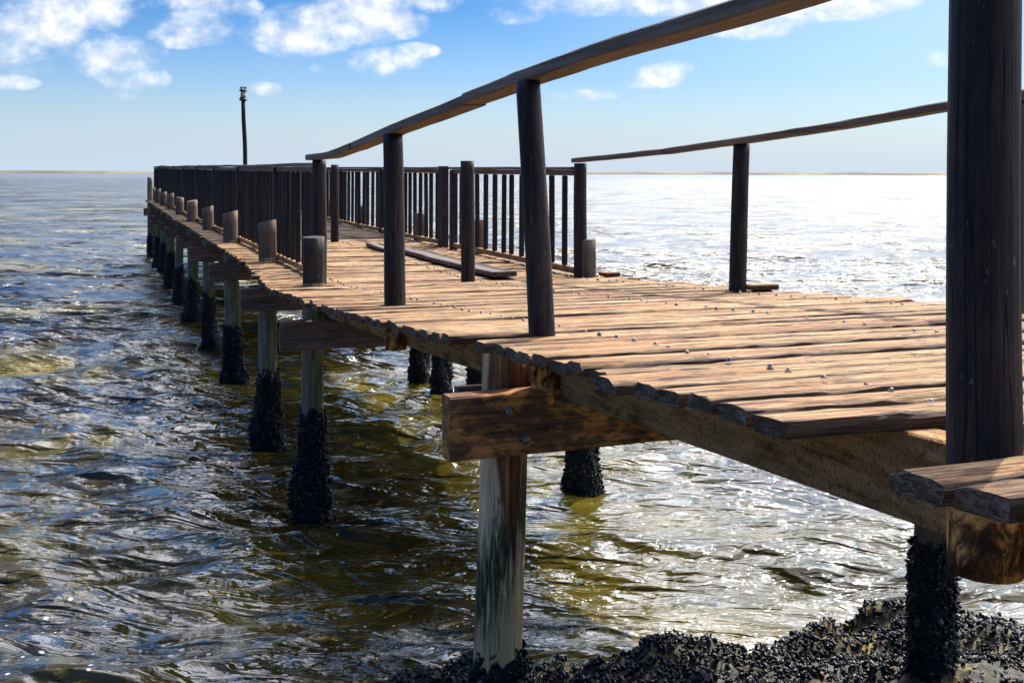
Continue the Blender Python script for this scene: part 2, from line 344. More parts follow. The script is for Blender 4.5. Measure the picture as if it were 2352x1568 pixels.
h1 = n.noise(n.scale(rot2(Pc, .18), (.5, 1.6, 1)), 2.3, 2, .5, .5)
h2 = n.noise(n.scale(rot2(Pc, -.22), (.6, 1.6, 1)), 6.5, 2, .5, .5)
h3 = n.noise(n.scale(rot2(Pc, .4), (.7, 1.3, 1)), 17, 2, .5, .3)
ridge = n.m('SUBTRACT', 1, n.m('ABSOLUTE', n.m('MULTIPLY', n.m('SUBTRACT', h2, .5), 3.0)))
bn = n.bump(h1, .20, 1.0)
bn = n.bump(ridge, .014, 1.0, bn)
bn = n.bump(h2, .036, 1.0, bn)
bn = n.bump(h3, .006, 1.0, bn)
nr = n.v('NORMALIZE', n.v('ADD', bn, sl))
body = n.ramp(n.m('ADD', n.m('MULTIPLY', n.noise(P, .35, 3), .5), n.m('MULTIPLY', n.noise(n.scale(Pc, (.045, .11, 1)), 1.0, 5, .6), .5)), [(.42, (.011,.0085,.0012)), (.53, (.052,.041,.005)), (.62, (.14,.108,.014))])
# foam flecks and thin lacy foam
vo = n.n('ShaderNodeTexVoronoi', feature='F1'); vo.inputs['Scale'].default_value = 13; n.put(vo.inputs['Vector'], n.v('ADD', n.scale(P, (1, 1, 0)), n.scale(n.n('ShaderNodeTexNoise').outputs['Color'], (0, 0, 0))))
vs = n.n('ShaderNodeSeparateColor'); n.put(vs.inputs[0], vo.outputs['Color'])
rad = n.m('MULTIPLY', n.rng(vs.outputs[0], .50, 1.0), .26)
fl = n.rng(n.m('SUBTRACT', n.m('ADD', vo.outputs['Distance'], n.m('MULTIPLY', n.noise(P, 40, 2), .12)), rad), .07, .03)
dist = n.v('LENGTH', n.scale(P, (1, 1, 0)), out=1)
zone = n.m('MULTIPLY', n.rng(dist, 10.5, 7.2), n.rng(n.noise(P, .9, 3), .38, .52))
fl = n.m('MULTIPLY', fl, zone)
lace = n.noise(P, 5.5, 6, .72, 1.2)
lm = n.m('SUBTRACT', 1, n.rng(n.m('ABSOLUTE', n.m('SUBTRACT', lace, .5)), 0, .014), clamp=True)
lm = n.m('MULTIPLY', lm, n.m('MULTIPLY', n.rng(dist, 11, 6.5), n.rng(n.noise(P, .7, 3), .5, .62)))
fwv = (math.sin(YAW), math.cos(YAW), 0.0); rtv = (math.cos(YAW), -math.sin(YAW), 0.0)
zc_ = n.v('DOT_PRODUCT', P, fwv, out=1); xc_ = n.v('DOT_PRODUCT', P, rtv, out=1)
lap = n.m('MULTIPLY', n.rng(n.m('ABSOLUTE', n.m('SUBTRACT', zc_, 7.15)), .75, .15), n.rng(xc_, -1.6, -.6))      # water breaking along the rock edge
lc = n.noise(n.scale(Pc, (1, 1.6, 1)), 7, 7, .74, 1.5)
lace2 = n.m('SUBTRACT', 1, n.rng(n.m('ABSOLUTE', n.m('SUBTRACT', lc, .5)), .004, .035), clamp=True)
lace2 = n.m('MULTIPLY', n.m('MULTIPLY', lace2, lap), n.rng(n.noise(P, 1.8, 3), .42, .56))
fm = n.m('MAXIMUM', fl, n.m('MULTIPLY', lace2, .85))
col = n.mix(fm, body, (.62,.62,.58))
finish(n, col, n.m('MAXIMUM', n.rng(n.m('MULTIPLY', open_w, lee), .2, 2.5, .055, .24), n.m('MULTIPLY', fm, .6)), nr, .5, IOR=1.42)
M['water'] = m

# ------------------------------------------------------------------ mesh helpers
class MB:
    def __init__(s): s.v = []; s.f = []; s.mi = []
    def add(s, vs, fs, mi=0):
        o = len(s.v); s.v += [tuple(q) for q in vs]; s.f += [tuple(i+o for i in f) for f in fs]; s.mi += [mi]*len(fs) if isinstance(mi, int) else mi
    def box(s, x0, x1, y0, y1, z0, z1, mi=0, ch=0.004):
        # chamfered box, chamfer along every edge
        c = min(ch, (x1-x0)/3, (y1-y0)/3, (z1-z0)/3)
        vs = []; idx = {}
        for i, x in enumerate((x0, x1)):
            for j, y in enumerate((y0, y1)):
                for k, z in enumerate((z0, z1)):
                    sx, sy, sz = (c if i == 0 else -c), (c if j == 0 else -c), (c if k == 0 else -c)
                    idx[i, j, k] = len(vs)
                    vs += [(x, y+sy, z+sz), (x+sx, y, z+sz), (x+sx, y+sy, z)]
        q = lambda a, b, c_, d: (a, b, c_, d)
        I = idx; F_ = []
        F_.append([I[0,0,0], I[0,0,1], I[0,1,1], I[0,1,0]]); F_.append([I[1,0,0], I[1,1,0], I[1,1,1], I[1,0,1]])
        F_.append([I[0,0,0]+1, I[1,0,0]+1, I[1,0,1]+1, I[0,0,1]+1]); F_.append([I[0,1,0]+1, I[0,1,1]+1, I[1,1,1]+1, I[1,1,0]+1])
        F_.append([I[0,0,0]+2, I[0,1,0]+2, I[1,1,0]+2, I[1,0,0]+2]); F_.append([I[0,0,1]+2, I[1,0,1]+2, I[1,1,1]+2, I[0,1,1]+2])
        for k in (0, 1):
            for j in (0, 1): F_.append([I[0,j,k]+1, I[1,j,k]+1, I[1,j,k]+2, I[0,j,k]+2])
            for i in (0, 1): F_.append([I[i,0,k]+0, I[i,1,k]+0, I[i,1,k]+2, I[i,0,k]+2])
        for i in (0, 1):
            for j in (0, 1): F_.append([I[i,j,0]+0, I[i,j,1]+0, I[i,j,1]+1, I[i,j,0]+1])
        for kk in idx.values(): F_.append([kk, kk+1, kk+2])
        s.add(vs, F_, mi)
    def build(s, name, m, parent=None, smooth=False, loc=None, recalc=True):
        me = bpy.data.meshes.new(name)
        vs = s.v
        if loc is not None: vs = [(a-loc[0], b-loc[1], c-loc[2]) for a, b, c in vs]
        me.from_pydata(vs, [], s.f); me.update()
        ms = m if isinstance(m, (list, tuple)) else [m]
        for q in ms: me.materials.append(q)
        if len(ms) > 1: me.polygons.foreach_set('material_index', s.mi)
        if recalc:
            import bmesh
            bm = bmesh.new(); bm.from_mesh(me); bmesh.ops.recalc_face_normals(bm, faces=bm.faces); bm.to_mesh(me); bm.free()
        if smooth: me.polygons.foreach_set('use_smooth', [True]*len(me.polygons))
        o = bpy.data.objects.new(name, me); COL.objects.link(o)
        if parent is not None: o.parent = parent
        if loc is not None: o.location = loc
        return o

def empty(name, loc=(0, 0, 0)):
    o = bpy.data.objects.new(name, None); COL.objects.link(o); o.location = loc; o.empty_display_size = .3
    return o
def tag(o, label=None, cat=None, group=None, kind=None):
    if label: o['label'] = label
    if cat: o['category'] = cat
    if group: o['group'] = group
    if kind: o['kind'] = kind
    return o
def nz(x, y=0., z=0.): return mn.noise(Vector((x, y, z)))

def pole(mb, p0, p1, r0, r1, seed=0, seg=18, rings=14, wob=.004, cap0=True, cap1=True, tilt=(0, 0), mi_cap=0, dome=0.004):
    """tapered, slightly bent and out-of-round round timber"""
    p0 = Vector(p0); p1 = Vector(p1); ax = (p1-p0).normalized()
    ux = Vector((1, 0, 0)); ux = (ux - ax*ux.dot(ax)).normalized(); uy = ax.cross(ux)
    vs = []; L = (p1-p0).length
    for i in range(rings+1):
        t = i/rings; c = p0.lerp(p1, t); r = r0+(r1-r0)*t
        c = c + ux*nz(seed*3.1, t*L*.8)*wob*2 + uy*nz(seed*5.7, t*L*.8, 4)*wob*2
        for k in range(seg):
            a = 2*math.pi*k/seg
            rr = r*(1 + .05*nz(seed, math.cos(a)*1.2+t*L*.6, math.sin(a)*1.2) + .02*nz(seed+9, math.cos(a)*4, math.sin(a)*4+t*L*2))
            q = c + ux*(rr*math.cos(a)) + uy*(rr*math.sin(a))
            if i == rings: q = q + ax*(tilt[0]*math.cos(a)*r + tilt[1]*math.sin(a)*r)
            vs.append(q)
    fs = []
    for i in range(rings):
        for k in range(seg):
            a = i*seg+k; b = i*seg+(k+1) % seg
            fs.append((a, b, b+seg, a+seg))
    mi = [0]*len(fs)
    if cap0: fs.append(tuple(range(seg))[::-1]); mi.append(mi_cap)
    if cap1: fs.append(tuple(rings*seg+k for k in range(seg))); mi.append(mi_cap)
    mb.add(vs, fs, mi)

def timber_y(mb, x0, x1, pts, h, seed=0, step=.25, wob=.004, hang=False):
    """beam following pts [(y,ztop)] along Y; top at z, bottom z-h"""
    ys = [p[0] for p in pts]; zs = [p[1] for p in pts]
    n_ = max(2, int((ys[-1]-ys[0])/step)); vs = []; fs = []
    for i in range(n_+1):
        y = ys[0]+(ys[-1]-ys[0])*i/n_; z = float(np.interp(y, ys, zs))
        dx = nz(seed, y*.9)*wob*2; dzz = nz(seed+7, y*.9)*wob*2
        c = .006
        prof = [(x0+c, z-h), (x0, z-h+c), (x0, z-c), (x0+c, z), (x1-c, z), (x1, z-c), (x1, z-h+c), (x1-c, z-h)]
        for j, (a, b) in enumerate(prof):
            vs.append((a+dx+nz(seed+j, y*5)*.0022, y, b+dzz+nz(seed+j*3, y*5, 2)*.0025))
    for i in range(n_):
        for j in range(8):
            a = i*8+j; b = i*8+(j+1) % 8
            fs.append((a, a+8, b+8, b))
    fs.append(tuple(range(8))); fs.append(tuple(n_*8+k for k in range(8)))
    mb.add(vs, fs)

# ------------------------------------------------------------------ deck levels
DY = [0.0, 1.6, 4.49, 7.08, 9.9, 14, 22, 30, 42]
DZ = [-.44, -.53, -.688, -.845, -.995, -1.0, -1.005, -.995, -.985]
def deck(y): return EYE + float(np.interp(y, DY, DZ))

pier = empty('pier', (1.6, 2.2, 0))
tag(pier, 'long weathered timber pier of cross planks on mussel covered piles running out to sea', 'pier')
PL = Vector((1.6, 2.2, 0))
def part(mb, name, m, loc, smooth=False, thing=None, base=None):
    th = thing or pier; b = base if base is not None else PL
    o = mb.build(name, m, None, smooth, loc)
    o.parent = th; o.location = Vector(loc)-Vector(b)
    return o

# ------------------------------------------------------------------ deck boards
boards = []   # y0, width, xl, xr
y = 1.0
# runs of boards: (start, end, left edge at start, left edge at end)
runs = [(.98, 1.745, 1.365, 1.365), (1.76, 2.24, 1.90, 1.90), (2.258, 4.478, 1.46, 1.44), (4.488, 4.615, 1.86, 1.86), (4.628, 7.05, 1.39, 1.30),
        (7.06, 9.84, 1.30, 1.30), (9.85, 9.965, 1.86, 1.86), (9.98, 12.6, 1.32, 1.43), (12.62, 41.6, 1.44, 1.27)]
for (ya, yb, xa, xb) in runs:
    cnt = max(1, round((yb-ya)/.157)); p_ = (yb-ya)/cnt; shift = 0
    for k in range(cnt):
        y0 = ya+k*p_ + (random.uniform(-.006, .006) if 0 < k else 0)
        gap = random.uniform(.013, .030) if cnt > 1 else .012
        t_ = (k+.5)/cnt
        xl = xa+(xb-xa)*t_ + random.uniform(-.018, .018) - (.05 if random.random() < .05 else 0)
        xr = 4.50 + random.uniform(-.06, .07) + (.16 if random.random() < .08 else 0)
        boards.append((y0, p_-gap, xl, xr))

def board_mesh(mb, y0, wd, xl, xr, seed, nseg, T=.042, fine=True):
    yc = y0+wd/2; z0 = deck(yc); sl = (deck(yc+.05)-deck(yc-.05))/.1
    lift = random.uniform(-.006, .007); cup = random.uniform(-.004, .006); warp = random.uniform(-.006, .006)
    h = wd/2; c = .008 if fine else .006
    prof = [(-h, -T+.004), (-h, -c*1.5), (-h+c*.7, -c*.3), (-h*.5, 0), (0, 0), (h*.5, 0), (h-c*.7, -c*.3), (h, -c*1.5), (h, -T+.004), (h-.006, -T), (-h+.006, -T)]
    K = len(prof); vs = []; fs = []; mi = []
    for i in range(nseg+1):
        t = i/nseg; x = xl+(xr-xl)*t
        for j, (a, b) in enumerate(prof):
            e = 0.0
            if fine:
                if j in (1, 2, 6, 7): e = -abs(nz(seed*1.7+j, x*4.0))*.014 - abs(nz(seed*2.3+j, x*17.0))*.010 - max(0, nz(seed*.9+j, x*1.7)-.25)*.05
                zz = b + nz(seed+3, x*1.3, a*9)*.005 + (e if j in (1, 2, 6, 7) else nz(seed, x*6, a*40)*.0025)
                aa = a + (nz(seed*.7+(0 if a < 0 else 50), x*1.1)*.005 + (nz(seed+j, x*9)*.004 if j in (1,2,6,7) else 0)) * (1 if abs(a) > h*.6 else 0)
            else: zz = b; aa = a
            zz += cup*(abs(a)/h)**2 if b > -.03 else 0
            xx = x
            if fine and (i == 0 or i == nseg): xx += nz(seed*2+j, a*60, b*60)*.010*(1 if i == 0 else 1)
            vs.append((xx, yc+aa, z0+lift+zz+sl*aa+warp*(t-.5)))
    for i in range(nseg):
        for j in range(K):
            a = i*K+j; b = i*K+(j+1) % K
            fs.append((a, b, b+K, a+K)); mi.append(0)
    fs.append(tuple(range(K))[::-1]); mi.append(1); fs.append(tuple(nseg*K+k for k in range(K))); mi.append(1)
    mb.add(vs, fs, mi)

near = sorted(range(len(boards)), key=lambda i: boards[i][0])[:100]
rest = MB()
for i, (y0, wd, xl, xr) in enumerate(boards):
    if i < 100:
        b = MB(); board_mesh(b, y0, wd, xl, xr, i*1.37+2, 56 if y0 < 7 else 26)
        part(b, 'deck_board', [M['deck'], M['end']], ((xl+xr)/2, y0+wd/2, deck(y0+wd/2)))
    else:
        board_mesh(rest, y0, wd, xl, xr, i*1.37+2, 4, fine=False)
o = part(rest, 'deck_board', [M['deck'], M['end']], (3, 25, 2.0)); tag(o, kind='stuff')

# bolts with washers, three rows
def bolt(mb, x, y, z, s=1.0):
    r1, r2 = .014*s, .0085*s; k = 8; vs = []; fs = []
    prof = [(r1, 0), (r1, .003*s), (r2, .0045*s), (r2, .011*s), (r2*.6, .014*s)]
    for (r, h) in prof:
        for a in range(k): vs.append((x+r*math.cos(a*2*math.pi/k), y+r*math.sin(a*2*math.pi/k), z+h))
    for i in range(len(prof)-1):
        for a in range(k): q = i*k+a; q2 = i*k+(a+1) % k; fs.append((q, q2, q2+k, q+k))
    fs.append(tuple((len(prof)-1)*k+a for a in range(k)))
    mb.add(vs, fs)
bl = []
for (y0, wd, xl, xr) in boards:
    for xr_ in (1.955, 3.16, 4.16):
        if y0 > 28: continue
        if xr_ < xl+.05: continue
        bl.append((y0+wd/2+random.uniform(-.03, .03), xr_+random.uniform(-.022, .022)))
bl.sort()
bm_rest = MB(); proto_me = None
for i, (y_, x_) in enumerate(bl):
    z = deck(y_)+.0015
    if i < 100:
        if proto_me is None:
            b = MB(); bolt(b, 0, 0, 0); o = part(b, 'bolt', M['bolt'], (0, 0, 0), True); proto_me = o.data
        else:
            o = bpy.data.objects.new('bolt', proto_me); COL.objects.link(o); o.parent = pier
        o.location = Vector((x_, y_, z))-PL; s_ = random.uniform(.65, 1.0); o.scale = (s_, s_, s_*random.uniform(.7, 1.2))
        o.rotation_euler = (random.uniform(-.15, .15), random.uniform(-.15, .15), random.uniform(0, 3))
    else: bolt(bm_rest, x_, y_, z, 1.0)
tag(part(bm_rest, 'bolt', M['bolt'], (3, 15, 2)), kind='stuff')

# stringers (three runs, in lengths)
cuts = [.9, 4.6, 10.0, 16.3, 22.6, 31.0, 37.7, 41.5]
for k, (xa, xb) in enumerate(((1.80, 1.90), (3.02, 3.12), (4.14, 4.24))):
    for j in range(len(cuts)-1):
        a, b_ = cuts[j]+.003, cuts[j+1]-.003
        ys = sorted(set([a, b_]+[q for q in DY if a < q < b_]))
        mb = MB(); timber_y(mb, xa, xb, [(q, deck(q)-.052) for q in ys], .215, seed=k*9+j, wob=.003)
        part(mb, 'stringer', M['stringer'], ((xa+xb)/2, (a+b_)/2, deck((a+b_)/2)-.15))

# ------------------------------------------------------------------ mussels
def mussel_template():
    rings = [(-1, .0), (-.82, .42), (-.35, .85), (.25, 1.0), (.75, .72), (1, .0)]
    k = 7; vs = [(-1., 0., 0.)]; fs = []
    for (t, r) in rings[1:-1]:
        for a in range(k):
            an = 2*math.pi*a/k; vs.append((t, r*math.cos(an)*.5, r*math.sin(an)*.36))
    vs.append((1., 0., 0.)); R_ = len(rings)-2
    for a in range(k): fs.append((0, 1+(a+1) % k, 1+a))
    for i in range(R_-1):
        for a in range(k): fs.append((1+i*k+a, 1+i*k+(a+1) % k, 1+(i+1)*k+(a+1) % k)); fs.append((1+i*k+a, 1+(i+1)*k+(a+1) % k, 1+(i+1)*k+a))
    e = len(vs)-1
    for a in range(k): fs.append((e, 1+(R_-1)*k+a, 1+(R_-1)*k+(a+1) % k))
    return np.array(vs, float), np.array(fs, int)
MV, MF = mussel_template()

def mussel_cloud(pos, nrm, size, upright=.6):
    """returns verts, faces, tone for shells at pos with surface normals nrm"""
    N = len(pos)
    rd = rng.normal(size=(N, 3)); ax = nrm*upright + rd*.55; ax /= np.linalg.norm(ax, axis=1)[:, None]
    b = np.cross(ax, rng.normal(size=(N, 3))); b /= np.linalg.norm(b, axis=1)[:, None]; c = np.cross(ax, b)
    V = (ax[:, None, :]*MV[None, :, 0:1] + b[:, None, :]*MV[None, :, 1:2] + c[:, None, :]*MV[None, :, 2:3])*size[:, None, None] + pos[:, None, :]
    Fc = (MF[None] + (np.arange(N)*len(MV))[:, None, None]).reshape(-1, 3)
    tone = np.repeat(rng.random(N)**1.2, len(MV))
    return V.reshape(-1, 3), Fc, tone

def np_mesh(name, V, Fq, mats, mi=None, tone=None, smooth=True):
    me = bpy.data.meshes.new(name)
    nf, k = Fq.shape
    me.vertices.add(len(V)); me.vertices.foreach_set('co', V.astype(np.float32).ravel())
    me.loops.add(nf*k); me.loops.foreach_set('vertex_index', Fq.astype(np.int32).ravel())
    me.polygons.add(nf); me.polygons.foreach_set('loop_start', np.arange(0, nf*k, k, dtype=np.int32))
    try: me.polygons.foreach_set('loop_total', np.full(nf, k, dtype=np.int32))
    except Exception: pass
    for q in mats: me.materials.append(q)
    if mi is not None: me.polygons.foreach_set('material_index', mi.astype(np.int32))
    me.polygons.foreach_set('use_smooth', np.full(nf, smooth))
    if tone is not None:
        at = me.attributes.new('tone', 'FLOAT', 'POINT'); at.data.foreach_set('value', tone.astype(np.float32))
    me.update(calc_edges=True); me.validate()
    return me

def crust_mesh(name, axis_fn, r0, ztop, zbot, count, seed, swell=.06, msize=.025):
    seg, rings = 26, 34
    def rad(z, a):
        t = (ztop-z)/(ztop-zbot)
        s_ = min(1, max(0, t)*1.7)
        return r0 + .012*min(1, max(0, t)*8) + swell*s_*s_*(.55+.9*nz(seed, z*2.1, math.cos(a)*.8)+.6*nz(seed+4, z*4+math.cos(a), math.sin(a)*1.5)) 
    def top(a): return ztop + .14*nz(seed+20, math.cos(a)*1.1, math.sin(a)*1.1) + .05*nz(seed+30, math.cos(a)*4, math.sin(a)*4)
    vs = []
    for i in range(rings+1):
        for k in range(seg):
            a = 2*math.pi*k/seg; z = top(a)+(zbot-top(a))*i/rings
            cx, cy = axis_fn(z); r = rad(z, a) if i else r0*.97
            vs.append((cx+r*math.cos(a), cy+r*math.sin(a), z))
    V = np.array(vs); Fq = []
    for i in range(rings):
        for k in range(seg):
            a = i*seg+k; b = i*seg+(k+1) % seg
            Fq.append((a, a+seg, b+seg)); Fq.append((a, b+seg, b))
    Fq = np.array(Fq)
    P_ = []; N_ = []
    for _ in range(count):
        a = rng.random()*2*math.pi; u = rng.random(); z = ztop+.02+(zbot-ztop)*u
        if z > top(a)+.03: continue
        if z > top(a)-.10 and rng.random() < .35+3*(z-top(a)+.10)*.8: continue
        cx, cy = axis_fn(z); r = rad(z, a)+rng.random()*.008
        P_.append((cx+r*math.cos(a), cy+r*math.sin(a), z)); N_.append((math.cos(a), math.sin(a), .25))
    P_ = np.array(P_); N_ = np.array(N_); N_ /= np.linalg.norm(N_, axis=1)[:, None]
    mv, mf, tn = mussel_cloud(P_, N_, msize*(.65+.6*rng.random(len(P_))))
    AV = np.vstack([V, mv]); AF = np.vstack([Fq, mf+len(V)])
    mi = np.concatenate([np.zeros(len(Fq)), np.ones(len(mf))]); tone = np.concatenate([np.zeros(len(V)), tn])
    return np_mesh(name, AV, AF, [M['crust'], M['mussel']], mi, tone)

# ------------------------------------------------------------------ piles (with their heads above the deck) and crossbeams
def pile(x, y, r, ztop, m, seed, lean=(0, 0), tilt=(0, 0), crust_top=.92, count=900, head=True, swell=.06, zbot=-1.0):
    """one timber from sea bed to its head"""
    axis = lambda z: (x+lean[0]*(2.0-z), y+lean[1]*(2.0-z))
    zb = zbot
    a0 = axis(zb); a1 = axis(ztop)
    mb = MB(); pole(mb, (a0[0], a0[1], zb), (a1[0], a1[1], ztop), r*1.04, r*.97, seed, 22, 26, .006, tilt=tilt, mi_cap=0)
    mats = m
    if head:
        # split: faces above deck level take the dry head wood
        mb.mi = [1 if min(mb.v[i][2] for i in f) > 1.93 else 0 for f in mb.f]
        mats = [m, M['post'] if (x < 2 and y < 10.5) else M['stub']]
    o = part(mb, 'pile', mats, (x, y, 0), False)
    o.data.polygons.foreach_set('use_smooth', [len(p.vertices) == 4 for p in o.data.polygons])
    if crust_top is not None:
        me = crust_mesh('mussel_crust', lambda z: (axis(z)[0]-x, axis(z)[1]-y), r, crust_top, -.35, count, seed, swell)
        c = bpy.data.objects.new('mussel_crust', me); COL.objects.link(c); c.parent = o
    return o

L_ST = [9.9, 12.8, 16.5, 20.1, 23.6, 27.4, 31.0, 34.3, 37.7, 41.0]
drift = lambda yy: -max(0, yy-11)*.0062
p = pile(1.62, 4.64, .103, deck(4.64)-.046, M['pile_pale'], 3, lean=(-.028, -.01), crust_top=.96, count=1500, head=False, swell=.035, zbot=-.6)
p['label'] = 'pale bleached pile with a rust streak and mussels round its foot'
hts = [.43, .45, .43, .40, .42, .40, .42, .40, .42, .42]
leans = [(.0, 0), (.012, 0), (.02, 0), (.012, 0), (.01, .0), (0, 0), (.01, 0), (.0, 0), (.01, 0), (0, 0)]
for i, yy in enumerate(L_ST):
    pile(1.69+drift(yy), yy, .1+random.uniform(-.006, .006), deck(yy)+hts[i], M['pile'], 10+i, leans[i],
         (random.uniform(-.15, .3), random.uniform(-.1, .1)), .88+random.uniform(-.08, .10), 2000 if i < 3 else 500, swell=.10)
R_ST = [10.0, 13.3, 16.1, 20.1, 23.6, 27.4, 31.0, 34.3, 37.7, 41.0]
p = pile(4.27, 5.07, .105, deck(5.07)-.046, M['pile_brown'], 40, crust_top=1.02, count=1500, head=False, swell=.02, zbot=-.3, lean=(-.02, 0))
for i, yy in enumerate(R_ST):
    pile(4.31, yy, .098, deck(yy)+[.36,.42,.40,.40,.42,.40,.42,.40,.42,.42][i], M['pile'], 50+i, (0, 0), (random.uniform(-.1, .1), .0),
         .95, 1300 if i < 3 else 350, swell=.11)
pile(4.20, 14.9, .09, 1.72, M['pile'], 71, (.06, 0), crust_top=1.0, count=900, head=False, swell=.08)
pile(1.385, 40.6, .09, 2.80, M['pile'], 72, (.01, 0), crust_top=.9, count=300, head=False)

def crossbeam(yf, x0, x1, zt, h, th, m, seed, tilt=0.0, bx_=None):
    mb = MB(); n_ = 22; vs = []; fs = []; c = .008
    for i in range(n_+1):
        x = x0+(x1-x0)*i/n_; dzz = tilt*(x-x0)
        z1 = zt+dzz; z0 = zt-h+dzz
        pr = [(yf+c, z0), (yf, z0+c), (yf, z0+h*.35), (yf, z0+h*.7), (yf, z1-c), (yf+c, z1), (yf+th-c, z1), (yf+th, z1-c), (yf+th, z0+c), (yf+th-c, z0)]
        K = len(pr)
        for j, (a, b) in enumerate(pr):
            vs.append((x+(nz(seed, j*2.2)*.012 if i in (0, n_) else 0), a+nz(seed+j, x*4)*.003, b+nz(seed+j*2, x*3)*.005))
    for i in range(n_):
        for j in range(K): a = i*K+j; b = i*K+(j+1) % K; fs.append((a, b, b+K, a+K))
    mi = [0]*len(fs)
    fs.append(tuple(range(K))); fs.append(tuple(n_*K+k for k in range(K))); mi += [0, 0]
    mb.add(vs, fs, mi)
    o = part(mb, 'crossbeam', m, ((x0+x1)/2, yf+th/2, zt-h/2))
    if bx_ is not None:                     # square-washered bolts through the pile
        for q_ in (-.035, .04):
            b = MB(); bolt(b, 0, 0, 0, 1.5)
            bo = b.build('bolt', M['bolt'], o, True); bo.rotation_euler = (R(90), 0, 0)
            bo.location = (bx_+q_-(x0+x1)/2, -th/2-.002, h*.22*(1 if q_ < 0 else -1))
    return o
o = crossbeam(4.42, 1.31, 4.62, EYE-.912, .262, .105, M['beam'], 5, .012, 1.60); o['label'] = 'thick orange-brown crossbeam bolted across the nearest pile'
crossbeam(4.755, 1.45, 4.62, EYE-.945, .22, .09, M['beam_old'], 6)
for i, yy in enumerate(L_ST):
    crossbeam(yy-.21, 1.37+drift(yy)+random.uniform(-.02, .02), 4.66, deck(yy)-.27, .25, .095, M['beam_old'], 20+i, 0.0, 1.69 if i < 4 else None)
    if i > 0: crossbeam(yy+.115, 1.5, 4.6, deck(yy)-.27, .2, .08, M['beam_old'], 35+i)

# ------------------------------------------------------------------ handrails of the sloping approach
def handrail(xline, posts, railpts, label, rad_w, name='handrail'):
    base = (xline, posts[0][1], deck(posts[0][1]))
    t = empty('handrail', base); tag(t, label, 'handrail', 'handrails of the sloping approach')
    for i, (x, yv, r, top, low, dx, dy) in enumerate(posts):
        mb = MB(); zt = top; zb = deck(yv)-low
        # leaning post: at deck level it stands at (x,yv)
        s0 = (zb-deck(yv))/(zt-deck(yv))
        pole(mb, (x+dx*s0, yv+dy*s0, zb), (x+dx, yv+dy, zt), r*1.05, r*.97, 90+i*3+xline, 22, 20, .006)
        mb.mi = [1 if max(mb.v[k][2] for k in f) < deck(yv)-.03 else 0 for f in mb.f]
        o = mb.build('post', [M['post'], M['foot']], None, False, (x, yv, deck(yv)))
        o.data.polygons.foreach_set('use_smooth', [len(p_.vertices) == 4 for p_ in o.data.polygons])
        o.parent = t; o.location = Vector((x, yv, deck(yv)))-Vector(base)
    for k, (pts, dxo, h, wv_) in enumerate(railpts):
        mb = MB(); timber_y(mb, xline-rad_w+dxo, xline+rad_w+dxo, pts, h, seed=70+k+xline*3, step=.15, wob=.004)
        loc = (xline, (pts[0][0]+pts[-1][0])/2, pts[0][1])
        o = mb.build('rail', M['rail'], None, False, loc); o.parent = t; o.location = Vector(loc)-Vector(base)
    return t
XL, XR = 1.735, 4.25
handrail(XL, [(1.735, 1.91, .073, EYE+.478, .285, 0, 0), (1.735, 4.49, .054, EYE+.388, .285, -.04, .07),
              (1.735, 7.08, .065, EYE+.238, .285, -.015, .02), (1.785, 10.13, .063, EYE+.105, .10, .0, .0)],
         [([(.3, EYE+.56), (1.91, EYE+.533), (2.6, EYE+.508), (4.69, EYE+.442), (5.45, EYE+.395)], 0, .054, 1),
          ([(5.455, EYE+.392), (7.08, EYE+.295), (8.25, EYE+.215)], .006, .054, 1),
          ([(8.255, EYE+.211), (9.2, EYE+.165), (10.22, EYE+.155)], .0, .05, 1)],
         'left dark pole handrail with wavy plank top along the sloping near end of the pier', .062)
handrail(XR, [(4.25, 1.95, .065, EYE+.50, .25, 0, 0), (4.25, 4.5, .06, EYE+.362, .25, 0, 0), (4.25, 7.12, .060, EYE+.205, .25, .03, .0), (4.255, 10.0, .062, EYE+.088, .1, .0, 0)],
         [([(.3, EYE+.60), (1.95, EYE+.545), (4.5, EYE+.405)], 0, .045, 1), ([(4.505, EYE+.405), (7.12, EYE+.245), (8.2, EYE+.193)], .003, .045, 1),
          ([(8.205, EYE+.193), (10.1, EYE+.135)], 0, .042, 1)],
         'right dark pole handrail against the glittering water at the near end of the pier', .05)

